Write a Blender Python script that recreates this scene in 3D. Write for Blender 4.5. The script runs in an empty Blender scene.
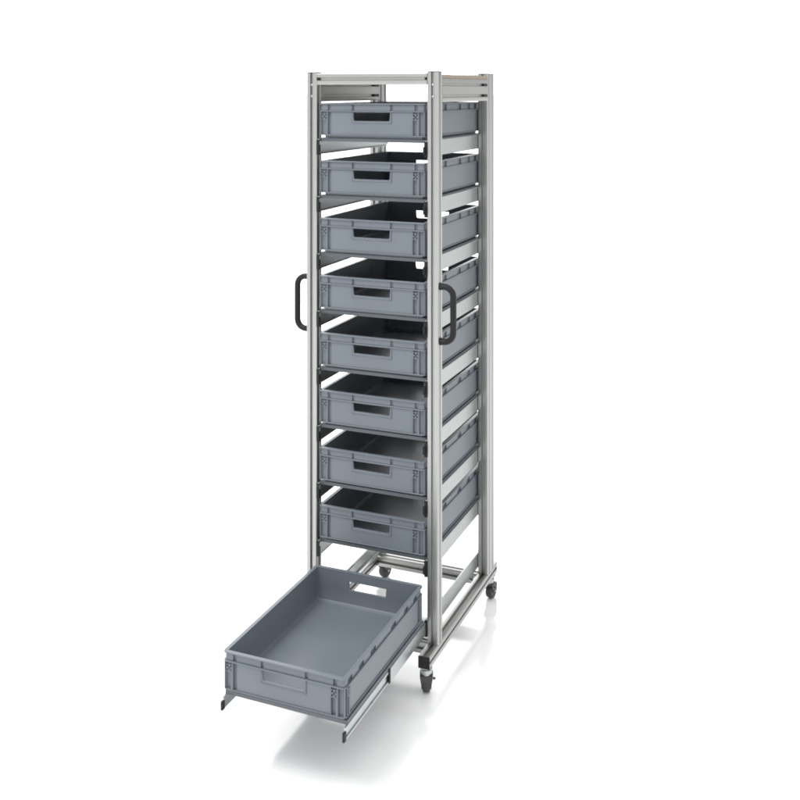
import bpy, bmesh, math, random
from mathutils import Vector, Matrix
random.seed(4)
S = bpy.context.scene
COL = S.collection
R = math.radians
MM = 0.001
GZ = 133.0            # floor lies 133 mm below the top of the base rails

# ------------------------------------------------------------------ materials
def mat(name, base, rough=.5, metal=0.0, var=.06, vscale=40, bump=.0, bscale=300,
        stretch=(1, 1, 1), rough_var=.08, spec=.5, voronoi=False):
    m = bpy.data.materials.new(name); m.use_nodes = True
    nt = m.node_tree; N = nt.nodes; L = nt.links
    b = N['Principled BSDF']
    b.inputs['Metallic'].default_value = metal
    b.inputs['Specular IOR Level'].default_value = spec
    tc = N.new('ShaderNodeTexCoord'); mp = N.new('ShaderNodeMapping')
    mp.inputs['Scale'].default_value = stretch
    L.new(tc.outputs['Object'], mp.inputs['Vector'])
    if voronoi:
        n = N.new('ShaderNodeTexVoronoi'); n.inputs['Scale'].default_value = vscale
        fac = n.outputs['Color']
        bw = N.new('ShaderNodeRGBToBW'); L.new(fac, bw.inputs[0]); fac = bw.outputs[0]
    else:
        n = N.new('ShaderNodeTexNoise'); n.inputs['Scale'].default_value = vscale
        n.inputs['Detail'].default_value = 5
        fac = n.outputs['Fac']
    L.new(mp.outputs[0], n.inputs['Vector'])
    cr = N.new('ShaderNodeValToRGB')
    lo = [c * (1 - var) for c in base]; hi = [min(1, c * (1 + var)) for c in base]
    cr.color_ramp.elements[0].position = .3; cr.color_ramp.elements[1].position = .7
    cr.color_ramp.elements[0].color = (*lo, 1); cr.color_ramp.elements[1].color = (*hi, 1)
    L.new(fac, cr.inputs[0]); L.new(cr.outputs[0], b.inputs['Base Color'])
    mr = N.new('ShaderNodeMapRange')
    mr.inputs['To Min'].default_value = max(.03, rough - rough_var)
    mr.inputs['To Max'].default_value = min(1, rough + rough_var)
    L.new(fac, mr.inputs[0]); L.new(mr.outputs[0], b.inputs['Roughness'])
    if bump:
        n2 = N.new('ShaderNodeTexNoise'); n2.inputs['Scale'].default_value = bscale
        n2.inputs['Detail'].default_value = 3
        L.new(mp.outputs[0], n2.inputs['Vector'])
        bp = N.new('ShaderNodeBump'); bp.inputs['Strength'].default_value = bump
        bp.inputs['Distance'].default_value = .0006
        L.new(n2.outputs['Fac'], bp.inputs['Height']); L.new(bp.outputs[0], b.inputs['Normal'])
    return m

M_PLASTIC = mat('crate_plastic', (.117, .134, .154), .40, var=.045, vscale=7, bump=.08, bscale=900, spec=.45)
M_ALU = mat('anodised_aluminium', (.395, .40, .388), .37, metal=1, var=.02, vscale=30, bump=.02, bscale=900, rough_var=.03)
M_ZINC = mat('galvanised_steel', (.42, .44, .438), .38, metal=1, var=.06, vscale=260, bump=.03, bscale=500, voronoi=True, rough_var=.06)
M_STEEL = mat('slide_steel', (.43, .455, .465), .30, metal=1, var=.05, vscale=30, bump=.02)
M_BOLT = mat('bolt_steel', (.55, .55, .55), .35, metal=1, var=.05, vscale=60)
M_BLACK = mat('black_plastic', (.011, .011, .012), .5, spec=.22, var=.15, vscale=60, bump=.15, bscale=1200)
M_RUBBER = mat('wheel_rubber', (.022, .024, .028), .55, var=.15, vscale=60, bump=.1, bscale=900)
M_FORK = mat('caster_fork_plastic', (.030, .032, .034), .5, var=.12, vscale=60, bump=.1, bscale=900)
M_TRAY = mat('grey_coated_steel', (.085, .096, .110), .5, var=.04, vscale=25, bump=.05, bscale=900)
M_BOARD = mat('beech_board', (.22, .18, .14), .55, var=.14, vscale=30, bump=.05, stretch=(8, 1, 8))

# ------------------------------------------------------------------ mesh helpers (millimetres in, metres out)
def V(bm, x, y, z): return bm.verts.new((x * MM, y * MM, z * MM))

def finish(name, bm, material, parent=None, smooth=True, bevel=0.0, seg=2, angle=35):
    bmesh.ops.recalc_face_normals(bm, faces=bm.faces[:])
    me = bpy.data.meshes.new(name); bm.to_mesh(me); bm.free()
    me.materials.append(material)
    if smooth:
        for p in me.polygons: p.use_smooth = True
        me.set_sharp_from_angle(angle=R(angle))
    o = bpy.data.objects.new(name, me); COL.objects.link(o)
    if parent is not None: o.parent = parent
    if bevel:
        md = o.modifiers.new('edge_bevel', 'BEVEL'); md.width = bevel * MM; md.segments = seg
        md.limit_method = 'ANGLE'; md.angle_limit = R(40); md.harden_normals = False
    return o

def box(bm, x0, x1, y0, y1, z0, z1):
    v = [V(bm, x, y, z) for z in (z0, z1) for (x, y) in ((x0, y0), (x1, y0), (x1, y1), (x0, y1))]
    for f in ((3, 2, 1, 0), (4, 5, 6, 7), (0, 1, 5, 4), (1, 2, 6, 5), (2, 3, 7, 6), (3, 0, 4, 7)):
        bm.faces.new([v[i] for i in f])

def prism(bm, pts, axis, t0, t1):
    def P(u, w, t):
        return {'X': (t, u, w), 'Y': (u, t, w), 'Z': (u, w, t)}[axis]
    a = [V(bm, *P(u, w, t0)) for u, w in pts]; b = [V(bm, *P(u, w, t1)) for u, w in pts]
    n = len(pts)
    bm.faces.new(a[::-1]); bm.faces.new(b)
    for i in range(n):
        j = (i + 1) % n
        bm.faces.new((a[i], a[j], b[j], b[i]))

def loft(bm, loops, cap0=True, cap1=True):
    rows = [[V(bm, *p) for p in lp] for lp in loops]
    n = len(rows[0])
    for a, b in zip(rows, rows[1:]):
        for i in range(n):
            j = (i + 1) % n
            bm.faces.new((a[i], a[j], b[j], b[i]))
    if cap0: bm.faces.new(rows[0][::-1])
    if cap1: bm.faces.new(rows[-1])

def cyl(bm, c, axis, r, t0, t1, n=20):
    pts = [(c[0] + r * math.cos(2 * math.pi * i / n), c[1] + r * math.sin(2 * math.pi * i / n)) for i in range(n)]
    prism(bm, pts, axis, t0, t1)

# slotted extrusion profile: outline in (u, w) with T-slot mouths on each side
def profile(u0, u1, w0, w1, rad=3.5, slot=9.6, depth=8.6):
    W, H = u1 - u0, w1 - w0
    def side(p, d, nrm, length):
        out = []
        k = max(1, int(round(length / 40.0)))
        for i in range(k):
            c = length * (i + .5) / k
            h = slot / 2
            seq = [(c - h - .8, 0), (c - h, -1.2), (c - h, -4.5), (c - h - 1.4, -5), (c - h - 1.4, -depth),
                   (c + h + 1.4, -depth), (c + h + 1.4, -5), (c + h, -4.5), (c + h, -1.2), (c + h + .8, 0)]
            for s, e in seq:
                out.append((p[0] + d[0] * s + nrm[0] * e, p[1] + d[1] * s + nrm[1] * e))
        return out
    def corner(cx, cy, a0):
        return [(cx + rad * math.cos(R(a0 + 22.5 * i)), cy + rad * math.sin(R(a0 + 22.5 * i))) for i in range(5)]
    pts = []
    pts += corner(u0 + rad, w0 + rad, 180)
    pts += side((u0, w0), (1, 0), (0, -1), W)
    pts += corner(u1 - rad, w0 + rad, 270)
    pts += side((u1, w0), (0, 1), (1, 0), H)
    pts += corner(u1 - rad, w1 - rad, 0)
    pts += side((u1, w1), (-1, 0), (0, 1), W)
    pts += corner(u0 + rad, w1 - rad, 90)
    pts += side((u0, w1), (0, -1), (-1, 0), H)
    return pts

def empty(name, loc_mm, label, cat, group=None):
    o = bpy.data.objects.new(name, None); COL.objects.link(o)
    o.location = [c * MM for c in loc_mm]; o.empty_display_size = .05
    o['label'] = label; o['category'] = cat
    if group: o['group'] = group
    return o

# ------------------------------------------------------------------ floor
bm = bmesh.new()
rings = [0, 1.5, 4, 12, 60, 400]
vs = [[bm.verts.new((sx * r, sy * r, 0)) for sx, sy in ((-1, -1), (1, -1), (1, 1), (-1, 1))] for r in rings[1:]]
bm.faces.new(vs[0])
for a, b in zip(vs, vs[1:]):
    for i in range(4):
        j = (i + 1) % 4
        bm.faces.new((a[i], b[i], b[j], a[j]))
me = bpy.data.meshes.new('floor'); bm.to_mesh(me); bm.free()
floor = bpy.data.objects.new('floor', me); COL.objects.link(floor); floor['kind'] = 'structure'
fm = bpy.data.materials.new('white_studio_floor'); fm.use_nodes = True
nt = fm.node_tree; N = nt.nodes; Lk = nt.links; N.remove(N['Principled BSDF'])
df = N.new('ShaderNodeBsdfDiffuse'); df.inputs['Color'].default_value = (.93, .932, .932, 1)
gl = N.new('ShaderNodeBsdfGlossy'); gl.inputs['Color'].default_value = (1, 1, 1, 1)
nz = N.new('ShaderNodeTexNoise'); nz.inputs['Scale'].default_value = 6
mr = N.new('ShaderNodeMapRange'); mr.inputs['To Min'].default_value = .09; mr.inputs['To Max'].default_value = .12
Lk.new(nz.outputs['Fac'], mr.inputs[0]); Lk.new(mr.outputs[0], gl.inputs['Roughness'])
mx = N.new('ShaderNodeMixShader'); mx.inputs[0].default_value = .30
Lk.new(df.outputs[0], mx.inputs[1]); Lk.new(gl.outputs[0], mx.inputs[2])
Lk.new(mx.outputs[0], N['Material Output'].inputs['Surface'])
me.materials.append(fm)

# ------------------------------------------------------------------ rack
FX0, FX1 = -247, 246                   # outer faces of the frame
BACK0, BACK1 = 541, 622
rack = empty('drawer_rack', (0, 300, 0), 'tall wheeled aluminium rack with nine drawer slides and two black handles', 'rack')
rack_off = Vector((0, 300, 0))
def rpart(name, bm, m, parent=None, **k):
    """rack parts are written in floor coordinates: shift into the rack's own frame"""
    if parent is None:
        bmesh.ops.translate(bm, verts=bm.verts[:], vec=(0, -.3, 0))
        return finish(name, bm, m, rack, **k)
    bmesh.ops.translate(bm, verts=bm.verts[:], vec=(0, -.3, 0))
    return finish(name, bm, m, parent, **k)
def ground(bm):                        # raise from rail-top datum to floor datum
    bmesh.ops.translate(bm, verts=bm.verts[:], vec=(0, 0, GZ * MM))
    return bm

for x0, x1, y0, y1 in ((FX0, FX0 + 40, 0, 40), (FX1 - 40, FX1, 0, 40), (FX0, FX0 + 40, BACK0, BACK1 - 1), (FX1 - 40, FX1, BACK0, BACK1 - 1)):
    bm = bmesh.new(); prism(bm, profile(x0, x1, y0, y1), 'Z', 0.2, 1908)
    post = rpart('post', ground(bm), M_ALU)
    bm = bmesh.new()
    r = 5
    lp = []
    for cx, cy, a0 in ((x0 + r - .5, y0 + r - .5, 180), (x1 - r + .5, y0 + r - .5, 270), (x1 - r + .5, y1 - r + .5, 0), (x0 + r - .5, y1 - r + .5, 90)):
        lp += [(cx + r * math.cos(R(a0 + 30 * i)), cy + r * math.sin(R(a0 + 30 * i))) for i in range(4)]
    prism(bm, lp, 'Z', 1908.2, 1911.5)
    rpart('end_cap', ground(bm), M_FORK, post, bevel=.8)
    if y0 == 0:
        for z in (1866, 1826):         # bolts sunk in the front slot
            bm = bmesh.new(); xc = (x0 + x1) / 2
            cyl(bm, (xc, z), 'Y', 3.7, 1.6, 8.5, 16)
            cyl(bm, (xc, z), 'Y', 1.9, .9, 1.7, 6)
            rpart('bolt', ground(bm), M_BOLT, post, bevel=.5)

# base rails with black end caps
for x0 in (FX0, FX1 - 40):
    bm = bmesh.new(); prism(bm, profile(x0, x0 + 40, -40, 0), 'Y', -79, 655)
    rail = rpart('base_rail', ground(bm), M_ALU)
    for a, b in ((-82.5, -79.2), (655.2, 658.5)):
        bm = bmesh.new(); box(bm, x0 + .2, x0 + 39.8, a, b, -39.8, -.2)
        rpart('end_cap', ground(bm), M_BLACK, rail, bevel=1.2)
# cross rails at the foot
for y0 in (0.5, 529):
    bm = bmesh.new(); prism(bm, profile(y0, y0 + 40, -40, 0), 'X', FX0 + 40.3, FX1 - 40.3)
    rpart('cross_rail', ground(bm), M_ALU)
# angle brackets between rear cross rail and base rails
for sx in (1,):
    bm = bmesh.new()
    xi = FX1 - 40.3 if sx > 0 else FX0 + 40.3
    pts = [(529, -2), (497, -2), (497, -6), (523, -36), (529, -36)]
    a = xi - sx * 34; 
    # gusset: a small L with a web
    box(bm, min(xi, xi - sx * 5), max(xi, xi - sx * 5), 495, 528.6, -36, -4)
    box(bm, min(xi - sx * 5.2, a), max(xi - sx * 5.2, a), 523.5, 528.6, -36, -4)
    c = [(xi - sx * 5.2, 496), (a, 523.3), (xi - sx * 5.2, 523.3)]
    if sx < 0: c = c[::-1]
    prism(bm, c, 'Z', -22, -18)
    rpart('corner_bracket', ground(bm), M_ZINC, bevel=.8)
# top rails across front and back
for y0, z0 in ((0, 1866), (BACK1 - 41, 1869)):
    bm = bmesh.new(); prism(bm, profile(y0, y0 + 40, z0, z0 + 40), 'X', FX0 + 40.3, FX1 - 40.3)
    tr = rpart('top_rail', ground(bm), M_ALU)
    for xe in (FX0 + 41, FX1 - 49):
        bm = bmesh.new(); box(bm, xe, xe + 8, y0 + 1.0, y0 + 8.4, z0 + 15.9, z0 + 24.1)
        rpart('slot_insert', ground(bm), M_BLACK, tr)
# deep side rails
for x0 in (FX0, FX1 - 40):
    bm = bmesh.new(); prism(bm, profile(x0, x0 + 40, 1807, 1887), 'Y', 40.3, BACK0 - .3)
    sr = rpart('side_rail', ground(bm), M_ALU)
    for z in (1827, 1867):
        for xs in ((x0 + 1.0, x0 + 8.4), (x0 + 31.6, x0 + 39)):
            bm = bmesh.new(); box(bm, xs[0], xs[1], BACK0 - 42, BACK0 - 1, z - 4.2, z + 4.2)
            rpart('slot_insert', ground(bm), M_BLACK, sr)
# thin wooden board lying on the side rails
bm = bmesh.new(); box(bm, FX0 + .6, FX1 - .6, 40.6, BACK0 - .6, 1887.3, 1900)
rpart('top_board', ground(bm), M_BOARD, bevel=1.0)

# bow handles
for sx in (-1, 1):
    xf = FX1 if sx > 0 else FX0
    path = [(xf, 1191)]
    prot, rad, zt, zb = 46, 32, 1191, 1007
    def arc(cx, cz, a0, a1, n=9):
        return [(cx + rad * math.cos(R(a0 + (a1 - a0) * i / n)), cz + rad * math.sin(R(a0 + (a1 - a0) * i / n))) for i in range(n + 1)]
    raw = [(0, zt)] + arc(prot - rad, zt - rad, 90, 0) + arc(prot - rad, zb + rad, 0, -90) + [(0, zb)]
    bm = bmesh.new(); n = 16; rows = []
    for i, (px, pz) in enumerate(raw):
        q0 = raw[max(0, i - 1)]; q1 = raw[min(len(raw) - 1, i + 1)]
        t = Vector((q1[0] - q0[0], 0, q1[1] - q0[1])).normalized()
        if i == 0: t = Vector((1, 0, 0))
        if i == len(raw) - 1: t = Vector((-1, 0, 0))
        nn = Vector((t.z, 0, -t.x))
        rr = []
        for k in range(n):
            a = 2 * math.pi * k / n
            g = 1 + .22 * max(0.0, 1 - px / 13.0)      # feet flare where they meet the post
            p = Vector((px, 20, pz)) + nn * (10.2 * g * math.cos(a)) + Vector((0, 1, 0)) * (12.5 * g * math.sin(a))
            rr.append((xf + sx * p.x, p.y, p.z))
        rows.append(rr)
    loft(bm, rows)
    rpart('handle', ground(bm), M_BLACK, bevel=0)

# swivel casters
def caster(x, y, rz, hood=True, lever=1):
    c = bpy.data.objects
    bm = bmesh.new()
    box(bm, -19, 19, -19, 19, 89.4, 92.6)
    cyl(bm, (0, 0), 'Z', 15.5, 84, 89.3, 28)
    cyl(bm, (0, 0), 'Z', 19.2, 72, 83.9, 32)
    cyl(bm, (0, 0), 'Z', 17.0, 66, 71.9, 32)
    h = finish('caster', bm, M_ZINC, rack, bevel=.8)
    h.location = (x * MM, (y - 300) * MM, 0); h.rotation_euler = (0, 0, R(rz))
    bm = bmesh.new()
    # fork that narrows towards the axle and trails along -y (local); some carry a hood over the wheel
    secs = [(65.6, 21.5, -22, 18), (58, 21, -30, 17), (46, 19, -36, 13), (33, 17.2, -33, 9), (17, 16.2, -27, 5)] if hood else [(65.6, 21, -20, 17), (58, 20, -27, 15), (48, 18, -33, 9), (38, 17, -31, 1), (23, 16, -24, -9)]
    for s in (-1, 1):
        lp = []
        for z, hx, ya, yb in secs:
            a, b = sorted((s * hx, s * (hx - 2.6)))
            lp.append([(a, ya, z), (b, ya, z), (b, yb, z), (a, yb, z)])
        loft(bm, lp)
    box(bm, -17.3, 17.3, -19.6, 14.4, 62.6, 65.5)
    lp = []
    for z, hx, ya, yb in (secs if hood else secs[:2]):
        lp.append([(-hx + 2.7, yb - 2.4, z - (.2 if z > 65 else 0)), (hx - 2.7, yb - 2.4, z - (.2 if z > 65 else 0)), (hx - 2.7, yb, z), (-hx + 2.7, yb, z)])
    loft(bm, lp)
    finish('fork', bm, M_FORK, h, bevel=.8)
    bm = bmesh.new()
    prof = [(-12.6, 0.01), (-12.6, 18), (-13, 23), (-11.6, 27.2), (-7.2, 29.1), (0, 29.5), (7.2, 29.1), (11.6, 27.2), (13, 23), (12.6, 18), (12.6, 0.01)]
    n = 40
    loft(bm, [[(px, -16 + pr * math.cos(2 * math.pi * k / n), 29.5 + pr * math.sin(2 * math.pi * k / n)) for k in range(n)] for px, pr in prof])
    finish('wheel', bm, M_RUBBER, h)
    bm = bmesh.new(); cyl(bm, (-16, 29.5), 'X', 4, -19.4, 19.4, 14)
    finish('axle', bm, M_BOLT, h, bevel=.5)
    bm = bmesh.new()
    box(bm, min(lever * 21.6, lever * 30), max(lever * 21.6, lever * 30), 2, 12, 53, 57)
    finish('brake_lever', bm, M_FORK, h, bevel=1)
caster(226, -58, 201, True, -1)
caster(226, 624, 172, False, -1)
caster(-227, 624, 165, False, 1)
caster(-227, -58, 190)

# fixed slides, stops and drawers (slide datum: z of the ninth drawer's crate foot = 80)
PITCH = 200.2; PULL = 618
TOPZ = 1802.1
def crate_top(k): return TOPZ - k * PITCH       # k = 0 is the topmost
mesh_cache = {}
def cached(key, name, parent, build, m, **k):
    if key in mesh_cache:
        src = mesh_cache[key]; o = src.copy(); COL.objects.link(o); o.parent = parent
        return o
    bm = bmesh.new(); build(bm); o = finish(name, bm, m, parent, **k); mesh_cache[key] = o
    return o

def b_fixed(s):
    def f(bm):     # C channel, open towards the drawer
        xo, xi = s * 205.6, s * 197.2
        a, b = sorted((xo, s * 203.9))
        box(bm, a, b, 3, 606, 22, 75)
        for z0, z1 in ((22, 25.5), (71.5, 75)):
            a, b = sorted((s * 203.8, xi)); box(bm, a, b, 3, 606, z0, z1)
    return f
def b_mid(s):
    def f(bm):
        a, b = sorted((s * 202.6, s * 201.4)); box(bm, a, b, 0, 600, 28, 69.5)
        for z0, z1 in ((28, 31), (66.5, 69.5)):
            a, b = sorted((s * 201.3, s * 195.5)); box(bm, a, b, 0, 600, z0, z1)
    return f
def b_inner(s):
    def f(bm):
        a, b = sorted((s * 196.4, s * 195.0)); box(bm, a, b, 0, 606, 31, 67.3)
        for z0, z1 in ((31, 36.5), (60, 67.3)):
            a, b = sorted((s * 200.4, s * 196.5)); box(bm, a, b, 0, 606, z0, z1)
    return f
def b_stop(s, z0, z1, y0, y1, xa=194.5, xb=205.5):
    def f(bm):
        a, b = sorted((s * xa, s * xb)); box(bm, a, b, y0, y1, z0, z1)
    return f
def b_tray(bm):
    t = 67.5
    box(bm, -197, 197, 16, 604, 77.9, 79.7)            # plate
    box(bm, -197, 197, 14.2, 15.9, t, 79.7)            # front lip
    box(bm, -197, 197, 604.1, 606, t, 79.7)            # rear lip
    for s in (-1, 1):                                   # side folds down onto the slides
        a, b = sorted((s * 197.1, s * 198.9)); box(bm, a, b, 14.2, 606, t, 79.7)
    # retaining studs that hold the crate
    for x in (-150, 150):
        for y in (60, 540):
            cyl(bm, (x, y), 'Z', 5, 79.8, 83, 12)

for k in range(9):
    dz = (8 - k) * PITCH + GZ
    pulled = k == 8
    for s in (-1, 1):
        fx = cached(('fx', s), 'drawer_slide', rack, b_fixed(s), M_ZINC, bevel=.5, seg=1)
        fx.location = (0, -.3, dz * MM)
        md = cached(('md', s), 'slide_extension', fx, b_mid(s), M_STEEL, bevel=.4, seg=1)
        md.location = (0, (-PULL / 2 if pulled else 2) * MM, 0)
        st = cached(('st', s), 'slide_stop', fx, b_stop(s, 20, 73, -2, 8, 196, 206), M_BLACK, bevel=.8)
        if pulled:
            mb = cached(('mb', s), 'slide_stop', fx, b_stop(s, 29, 72, -PULL / 2 - 3, -PULL / 2 + 6, 197.5, 203.5), M_BLACK, bevel=.8)
    dr = cached('tray', 'drawer', rack, b_tray, M_TRAY, bevel=.5, seg=1)
    dr.location = (0, (-300 - (PULL if pulled else 0)) * MM, dz * MM)
    for s in (-1, 1):
        cached(('in', s), 'slide_runner', dr, b_inner(s), M_STEEL, bevel=.4, seg=1)
        cached(('bu', s), 'runner_stop', dr, b_stop(s, 30, 56, -9, 5, 194, 201), M_BLACK, bevel=.8)

# ------------------------------------------------------------------ crates
HX, HY, RC = 200.0, 300.0, 13.0
# pockets in the rim band: (side, centre, half width) with the side's own running coordinate
SHORT_P = [(-161, 5.5), (-69, 4.5), (75, 5.0), (165, 5.5)]
LONG_P = [(-258, 14), (-182, 17), (-98, 19), (57, 19), (160, 17), (238, 15)]
def perimeter(off):
    """walk round the crate, counter-clockwise from the front left; returns list of (key, x, y)"""
    hx, hy, r = HX - off, HY - off, max(RC - off, 1.5)
    out = []
    def edge(tag, vals, fn):
        for v in vals: out.append(((tag, v), *fn(v)))
    def cor(tag, cx, cy, a0):
        for i in range(7):
            a = R(a0 + 15 * i); out.append(((tag, i), cx + r * math.cos(a), cy + r * math.sin(a)))
    sv = sorted({v for c, h in SHORT_P for v in (c - h, c + h)} | set(SX))
    lv = sorted({v for c, h in LONG_P for v in (c - h, c + h)} | set(LX))
    cor('fl', -hx + r, -hy + r, 180)
    edge('f', sv, lambda v: (v, -hy))
    cor('fr', hx - r, -hy + r, 270)
    edge('r', lv, lambda v: (hx, v))
    cor('br', hx - r, hy - r, 0)
    edge('b', [-v for v in sv][::1], lambda v: (v, hy))       # half-turn symmetric
    cor('bl', -hx + r, hy - r, 90)
    edge('l', [-v for v in lv], lambda v: (-hx, v))
    return out
# columns at the corners: intervals in the running coordinate of each side that stand proud
# short side: corner rib | slot with grille | rib | channel | panel ... panel | rib-slot-rib | channel | corner
S_CL = dict(slot=(-183, -170), rib=(-168, -164.5), panel0=-155)
S_CR = dict(slot=(157, 171), rib=(173, 176.5), panel1=153)
HOLE = (-67, 67)
SX = [-186.0, -168, -165, -153, -70, 70, 151, 154, 173, 176]
LX = [-284, -281, -271, -268, -260, 260, 268, 271, 281, 284]

def build_crate_body(bm):
    H = 120.0
    zt = 0.0
    # thin shell: outer wall (inset 8) and inner wall (inset 10.5), open top, hole in the short sides
    outer = perimeter(10.2); inner = perimeter(12.2)
    n = len(outer)
    zo = [-4, -32, -61, -108.6]; zi = [-4, -32, -61, -106]
    inside = []
    for i in range(n):
        k0, k1 = outer[i][0], outer[(i + 1) % n][0]
        ok = k0[0] == k1[0] and k0[0] in ('f', 'b') and all(-70.01 <= k[1] <= 70.01 for k in (k0, k1))
        inside.append(ok)
    ro = [[V(bm, x, y, z) for _, x, y in outer] for z in zo]
    ri = [[V(bm, x, y, z) for _, x, y in inner] for z in zi]
    for rows in (ro, ri):
        for a in range(3):
            for i in range(n):
                if a == 1 and inside[i]: continue
                j = (i + 1) % n
                bm.faces.new((rows[a][i], rows[a][j], rows[a + 1][j], rows[a + 1][i]))
    # reveal of the grip holes
    for i in range(n):
        if not inside[i]: continue
        j = (i + 1) % n
        bm.faces.new((ro[1][i], ro[1][j], ri[1][j], ri[1][i]))
        bm.faces.new((ro[2][i], ro[2][j], ri[2][j], ri[2][i]))
        if not inside[i - 1]: bm.faces.new((ro[1][i], ri[1][i], ri[2][i], ro[2][i]))
        if not inside[j]: bm.faces.new((ro[1][j], ri[1][j], ri[2][j], ro[2][j]))
    # floor with a small cove and a shallow step, and the outside bottom
    def scaled(off, d):
        return [(x * (HX - off - d) / (HX - off), y * (HY - off - d) / (HY - off)) for _, x, y in perimeter(off)]
    prev = ri[3]
    for d, z in ((1.0, -108.2), (3.5, -109.6), (9, -110.0), (9.8, -112.6)):
        cur = [V(bm, x, y, z) for x, y in scaled(12.2, d)]
        for i in range(n):
            j = (i + 1) % n
            bm.faces.new((prev[i], prev[j], cur[j], cur[i]))
        prev = cur
    bm.faces.new(prev)
    prev = ro[3]
    for d, z in ((0, -111.2), (6, -112.0), (7.0, -120), (14, -120)):
        cur = [V(bm, x, y, z) for x, y in scaled(10.2, d)]
        for i in range(n):
            j = (i + 1) % n
            bm.faces.new((prev[i], prev[j], cur[j], cur[i]))
        prev = cur
    bm.faces.new(prev)

def ring(bm, o0, o1, z0, z1):
    A = perimeter(o0); B = perimeter(o1); n = len(A)
    v = [[V(bm, x, y, z) for _, x, y in P] for P, z in ((A, z0), (A, z1), (B, z1), (B, z0))]
    for a in range(4):
        b = (a + 1) % 4
        for i in range(n):
            j = (i + 1) % n
            bm.faces.new((v[a][i], v[a][j], v[b][j], v[b][i]))

def run(bm, o0, o1, z0, z1, keep):
    """solid strips along the perimeter wherever keep(key0, key1) holds"""
    A = perimeter(o0); B = perimeter(o1); n = len(A)
    flag = [keep(A[i][0], A[(i + 1) % n][0]) for i in range(n)]
    start = next((i for i in range(n) if not flag[i]), 0)
    i = start
    cnt = 0
    while cnt < n:
        if flag[i % n]:
            idx = [i % n]
            while flag[i % n] and cnt < n:
                i += 1; cnt += 1; idx.append(i % n)
            lo = [(A[q], B[q]) for q in idx]
            vs = [[V(bm, a[1], a[2], z0), V(bm, a[1], a[2], z1), V(bm, b[1], b[2], z1), V(bm, b[1], b[2], z0)] for a, b in lo]
            bm.faces.new(vs[0]); bm.faces.new(vs[-1][::-1])
            for p, q in zip(vs, vs[1:]):
                for e in range(4):
                    f = (e + 1) % 4
                    bm.faces.new((p[e], q[e], q[f], p[f]))
        else:
            i += 1; cnt += 1

def mid(k0, k1):
    """side and mid coordinate in the half-turn-symmetric frame"""
    if k0[0] != k1[0] or k0[0] not in ('f', 'b', 'r', 'l'): return None, None
    m = (k0[1] + k1[1]) / 2
    if k0[0] == 'b': return 'f', -m
    if k0[0] == 'l': return 'r', -m
    return k0[0], m

def keep_band(k0, k1):
    s, m = mid(k0, k1)
    if s == 'f': return not any(abs(m - c) < h for c, h in SHORT_P)
    if s == 'r': return not any(abs(m - c) < h for c, h in LONG_P)
    return True
def keep_panel(k0, k1):
    s, m = mid(k0, k1)
    if s == 'f': return -153 < m < 151
    if s == 'r': return -260 < m < 260
    return False
def keep_panel_side(k0, k1):
    s, m = mid(k0, k1)
    if s == 'f': return (-153 < m < -67) or (67 < m < 151)
    return False
def keep_panel_long(k0, k1):
    s, m = mid(k0, k1); return s == 'r' and -260 < m < 260
def keep_panel_mid(k0, k1):
    s, m = mid(k0, k1); return s == 'f' and -67 < m < 67
def keep_rib(k0, k1):
    s, m = mid(k0, k1)
    if s == 'f': return (-168 < m < -165) or (173 < m < 176) or (151 < m < 154)
    if s == 'r': return abs(m) > 281 and abs(m) < 284 or 268 < abs(m) < 271
    return False
def keep_corner(k0, k1):
    return k0[0] == k1[0] and k0[0] in ('fl', 'fr', 'br', 'bl') and k0[1] in (2, 3)

def build_grip_frame(bm, sgn):
    for x0, x1 in ((-75, -72), (72, 75)):
        a, b = sorted((sgn * (-HY + (1.2 if x0 > 0 else 3.3)), sgn * (-HY + 4.5)))
        xa, xb = sorted((sgn * x0, sgn * x1))
        prism(bm, [(xa, -29.1), (xa, -68.6), (xb, -68.6), (xb, -29.1)], 'Y', a, b)
    a, b = sorted((sgn * (-HY + 3.0), sgn * (-HY + 4.5)))
    prism(bm, [(-72.1, -68.4), (72.1, -68.4), (72.1, -66.6), (-72.1, -66.6)], 'Y', a, b)

def build_grille(bm, cx, w, sgn, side):
    """lattice over the slot in a corner column: top bar, crossed bars, bottom bar, lower tongue"""
    def cell(u0, u1, z0, z1, d0=1.3, d1=4.0):
        a, b = sorted((sgn * (cx + u0), sgn * (cx + u1)))
        if side == 'f':
            y0, y1 = sorted((sgn * (-HY + d0), sgn * (-HY + d1))); box(bm, a, b, y0, y1, z0, z1)
        else:
            x0, x1 = sorted((sgn * (HX - d0), sgn * (HX - d1))); box(bm, x0, x1, a, b, z0, z1)
    h = w / 2; t = w / 6
    cell(-h, h, -37.0, -35.2)
    zc = [-37.0, -43.0, -49.0, -55.0]
    t = w / 8.5
    cell(-t, t, zc[1] + .9, zc[0] + .1); cell(-t, t, zc[3] - .1, zc[2] - .9)          # lattice of five holes
    cell(-h, -t - .9, zc[2] + .9, zc[1] - .9); cell(t + .9, h, zc[2] + .9, zc[1] - .9)
    cell(-h, -h + 1.0, zc[3], zc[0], 1.5); cell(h - 1.0, h, zc[3], zc[0], 1.5)
    cell(-h, h, -57.0, -55.0)
    cell(h - w * .2, h, -108.2, -57.2, 1.5)

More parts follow.
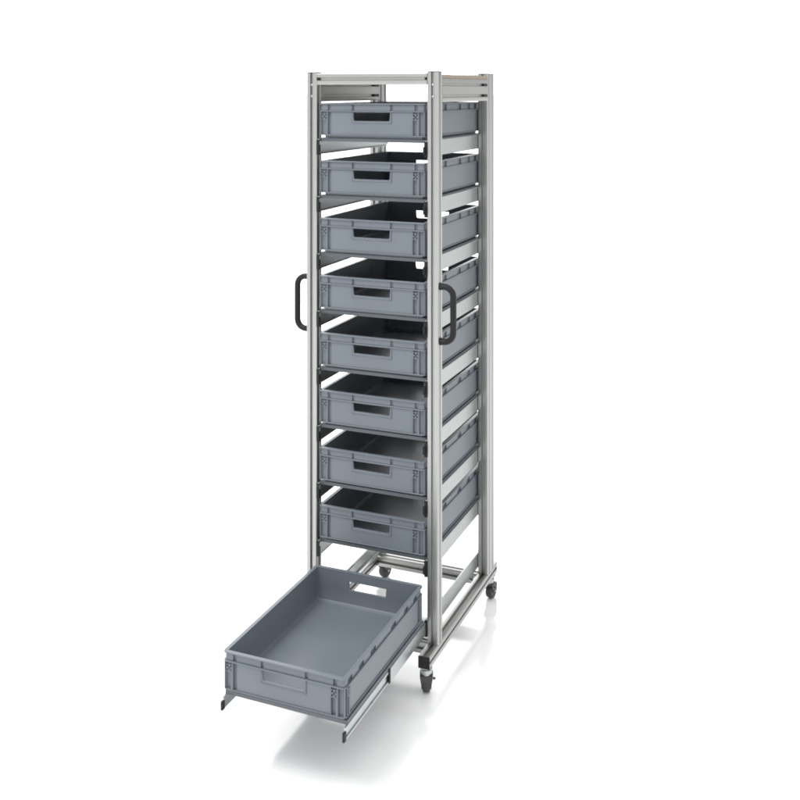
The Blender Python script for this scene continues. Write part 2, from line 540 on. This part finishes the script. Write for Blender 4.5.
def make_crate():
    t = empty('crate', (0, 0, 0), '', 'crate')
    bm = bmesh.new(); build_crate_body(bm)
    run(bm, 5.2, 10.4, -4.0, -25.6, keep_band)                  # band under the rim, broken by pockets
    ring(bm, .4, 10.4, -25.8, -29.0)                            # flange below the band
    for keep, z0, z1 in ((keep_panel_long, -29.2, -108.4),):
        run(bm, 4.4, 10.4, z0, z1, keep)
    for sgn in (1, -1):
        y0, y1 = sorted((sgn * (-HY + 4.4), sgn * (-HY + 10.3)))
        U = [(-153, -29.2), (-153, -108.4), (151, -108.4), (151, -29.2), (69.5, -29.2), (67.6, -56), (66.6, -59), (64.6, -60.8), (61, -61.4), (-61, -61.4), (-64.6, -60.8), (-66.6, -59), (-67.6, -56), (-69.5, -29.2)]
        prism(bm, [(sgn * u, z) for u, z in U], 'Y', y0, y1)
        prism(bm, [(sgn * u, z) for u, z in ((-69.0, -29.1), (-68.7, -31.6), (68.7, -31.6), (69.0, -29.1))], 'Y', y0, y1)
    ring(bm, .8, 10.6, -108.5, -111.2)                          # bottom edge
    run(bm, 1.2, 10.4, -29.2, -108.2, keep_rib)
    run(bm, .8, 10.4, -29.2, -108.2, keep_corner)
    finish('body', bm, M_PLASTIC, t, bevel=.5, seg=1, angle=40)
    bm = bmesh.new(); ring(bm, 0, 12.5, 0, -3.8)
    finish('rim', bm, M_PLASTIC, t, bevel=1.3, angle=50)
    for sgn in (1, -1):
        bm = bmesh.new(); build_grip_frame(bm, sgn); finish('grip_frame', bm, M_PLASTIC, t, bevel=.5, seg=1)
        for side, cx, w in (('f', -177.8, 19.0), ('f', 163.5, 18.6), ('r', -276, 9.6), ('r', 276, 9.6)):
            bm = bmesh.new(); build_grille(bm, cx, w, sgn, side)
            finish('grille', bm, M_PLASTIC, t)
    return t

LABELS = [
    'topmost grey plastic crate, in the first drawer under the top rail of the rack',
    'grey plastic crate in the second drawer below the top rail of the rack',
    'grey plastic crate in the third drawer from the top, just above the black handles',
    'grey plastic crate in the fourth drawer, level with the upper half of the black handles',
    'grey plastic crate in the fifth drawer from the top, just below the black handles',
    'grey plastic crate in the third closed drawer up from the bottom of the stack',
    'grey plastic crate in the closed drawer directly above the lowest closed one',
    'grey plastic crate in the lowest closed drawer, above the bottom cross rail',
    'empty grey plastic crate on the pulled-out bottom drawer in front of the rack',
]
proto = make_crate()
parts = list(proto.children)
for k in range(9):
    if k == 0: c = proto
    else:
        c = proto.copy(); COL.objects.link(c)
        for ch in parts:
            d = ch.copy(); COL.objects.link(d); d.parent = c
    c.rotation_euler = (0, 0, R(random.uniform(-.18, .18)) if k < 8 else 0)
    c.location = (0, (300 - (PULL if k == 8 else random.uniform(-2, 1))) * MM, (crate_top(k) + GZ) * MM)
    c['label'] = LABELS[k]; c['category'] = 'crate'; c['group'] = 'grey crates in the drawers of the rack'

# ------------------------------------------------------------------ light
W_BASE, W_DIM, W_TOP, W_LOW, W_RIGHT = 1.06, .36, 1.9, 3.3, .5
w = bpy.data.worlds.new('World'); S.world = w; w.use_nodes = True
nt = w.node_tree; N = nt.nodes; Lk = nt.links
bg = N['Background']
tc = N.new('ShaderNodeTexCoord'); sp = N.new('ShaderNodeSeparateXYZ')
Lk.new(tc.outputs['Generated'], sp.inputs[0])
# white surround, boosted overhead; dim lobe behind right added to darken metal sides
def math_node(op, a, b):
    n = N.new('ShaderNodeMath'); n.operation = op
    for i, v in enumerate((a, b)):
        if isinstance(v, (int, float)): n.inputs[i].default_value = v
        else: Lk.new(v, n.inputs[i])
    return n.outputs[0]
side = math_node('ADD', math_node('MULTIPLY', sp.outputs['X'], .62), math_node('MULTIPLY', sp.outputs['Y'], .785))
m1 = N.new('ShaderNodeMapRange'); m1.interpolation_type = 'SMOOTHSTEP'
m1.inputs['From Min'].default_value = .80; m1.inputs['From Max'].default_value = .97
m1.inputs['To Min'].default_value = W_BASE; m1.inputs['To Max'].default_value = W_BASE * W_DIM
Lk.new(side, m1.inputs[0])
m2 = N.new('ShaderNodeMapRange'); m2.interpolation_type = 'SMOOTHSTEP'  # overhead part made brighter to lift upward faces like the crate floor
m2.inputs['From Min'].default_value = .35; m2.inputs['From Max'].default_value = .95
m2.inputs['To Min'].default_value = 1; m2.inputs['To Max'].default_value = W_TOP
Lk.new(sp.outputs['Z'], m2.inputs[0])
# low glow added behind left to brighten the floor under the pulled crate
back = math_node('ADD', math_node('MULTIPLY', sp.outputs['X'], -.75), math_node('MULTIPLY', sp.outputs['Y'], .66))
m3 = N.new('ShaderNodeMapRange'); m3.interpolation_type = 'SMOOTHSTEP'
m3.inputs['From Min'].default_value = .36; m3.inputs['From Max'].default_value = .85
m3.inputs['To Min'].default_value = 0; m3.inputs['To Max'].default_value = W_LOW
Lk.new(back, m3.inputs[0])
m4 = N.new('ShaderNodeMapRange'); m4.interpolation_type = 'SMOOTHSTEP'
m4.inputs['From Min'].default_value = .15; m4.inputs['From Max'].default_value = .6
m4.inputs['To Min'].default_value = 1; m4.inputs['To Max'].default_value = 0
Lk.new(sp.outputs['Z'], m4.inputs[0])
# weaker low glow added on the right to lift the crates' right sides
right = math_node('ADD', math_node('MULTIPLY', sp.outputs['X'], .9), math_node('MULTIPLY', sp.outputs['Y'], -.43))
m5 = N.new('ShaderNodeMapRange'); m5.interpolation_type = 'SMOOTHSTEP'
m5.inputs['From Min'].default_value = .35; m5.inputs['From Max'].default_value = .9
m5.inputs['To Min'].default_value = 0; m5.inputs['To Max'].default_value = W_RIGHT
Lk.new(right, m5.inputs[0])
low = math_node('ADD', 1.0, math_node('MULTIPLY', math_node('ADD', m3.outputs[0], m5.outputs[0]), m4.outputs[0]))
Lk.new(math_node('MULTIPLY', math_node('MULTIPLY', m1.outputs[0], m2.outputs[0]), low), bg.inputs['Strength'])
bg.inputs['Color'].default_value = (1, 1, 1, 1)

def area(name, loc, target, size, power, col=(1, 1, 1)):
    l = bpy.data.lights.new(name, 'AREA'); l.shape = 'RECTANGLE'; l.size, l.size_y = size
    l.energy = power; l.color = col
    o = bpy.data.objects.new(name, l); COL.objects.link(o); o.location = loc
    o.rotation_euler = (Vector(target) - Vector(loc)).to_track_quat('-Z', 'Y').to_euler()
    return o
area('softbox_key', (-1.2, -2.3, 5.6), (0, -.4, .3), (2.0, 2.0), 200)

# ------------------------------------------------------------------ camera
cam = bpy.data.cameras.new('camera'); co = bpy.data.objects.new('camera', cam); COL.objects.link(co)
F, PX, PY = 1033.87, 403.707, 90.016
co.location = (1.44718, -3.224061, 1.8479 + GZ * MM)
co.rotation_euler = (R(90), 0, R(22.34884))
cam.sensor_fit = 'HORIZONTAL'; cam.sensor_width = 36
cam.lens = 36 * F / 800
cam.shift_x = -(PX - 400) / 800
cam.shift_y = -(400 - PY) / 800
cam.clip_start = .05; cam.clip_end = 2000
S.camera = co

S.view_settings.view_transform = 'Standard'; S.view_settings.look = 'None'
S.view_settings.exposure = 0; S.view_settings.gamma = 1
S.render.engine = 'CYCLES'
S.cycles.filter_width = 1.9
S.render.filter_size = 1.9
S.cycles.max_bounces = 10; S.cycles.diffuse_bounces = 5; S.cycles.glossy_bounces = 6
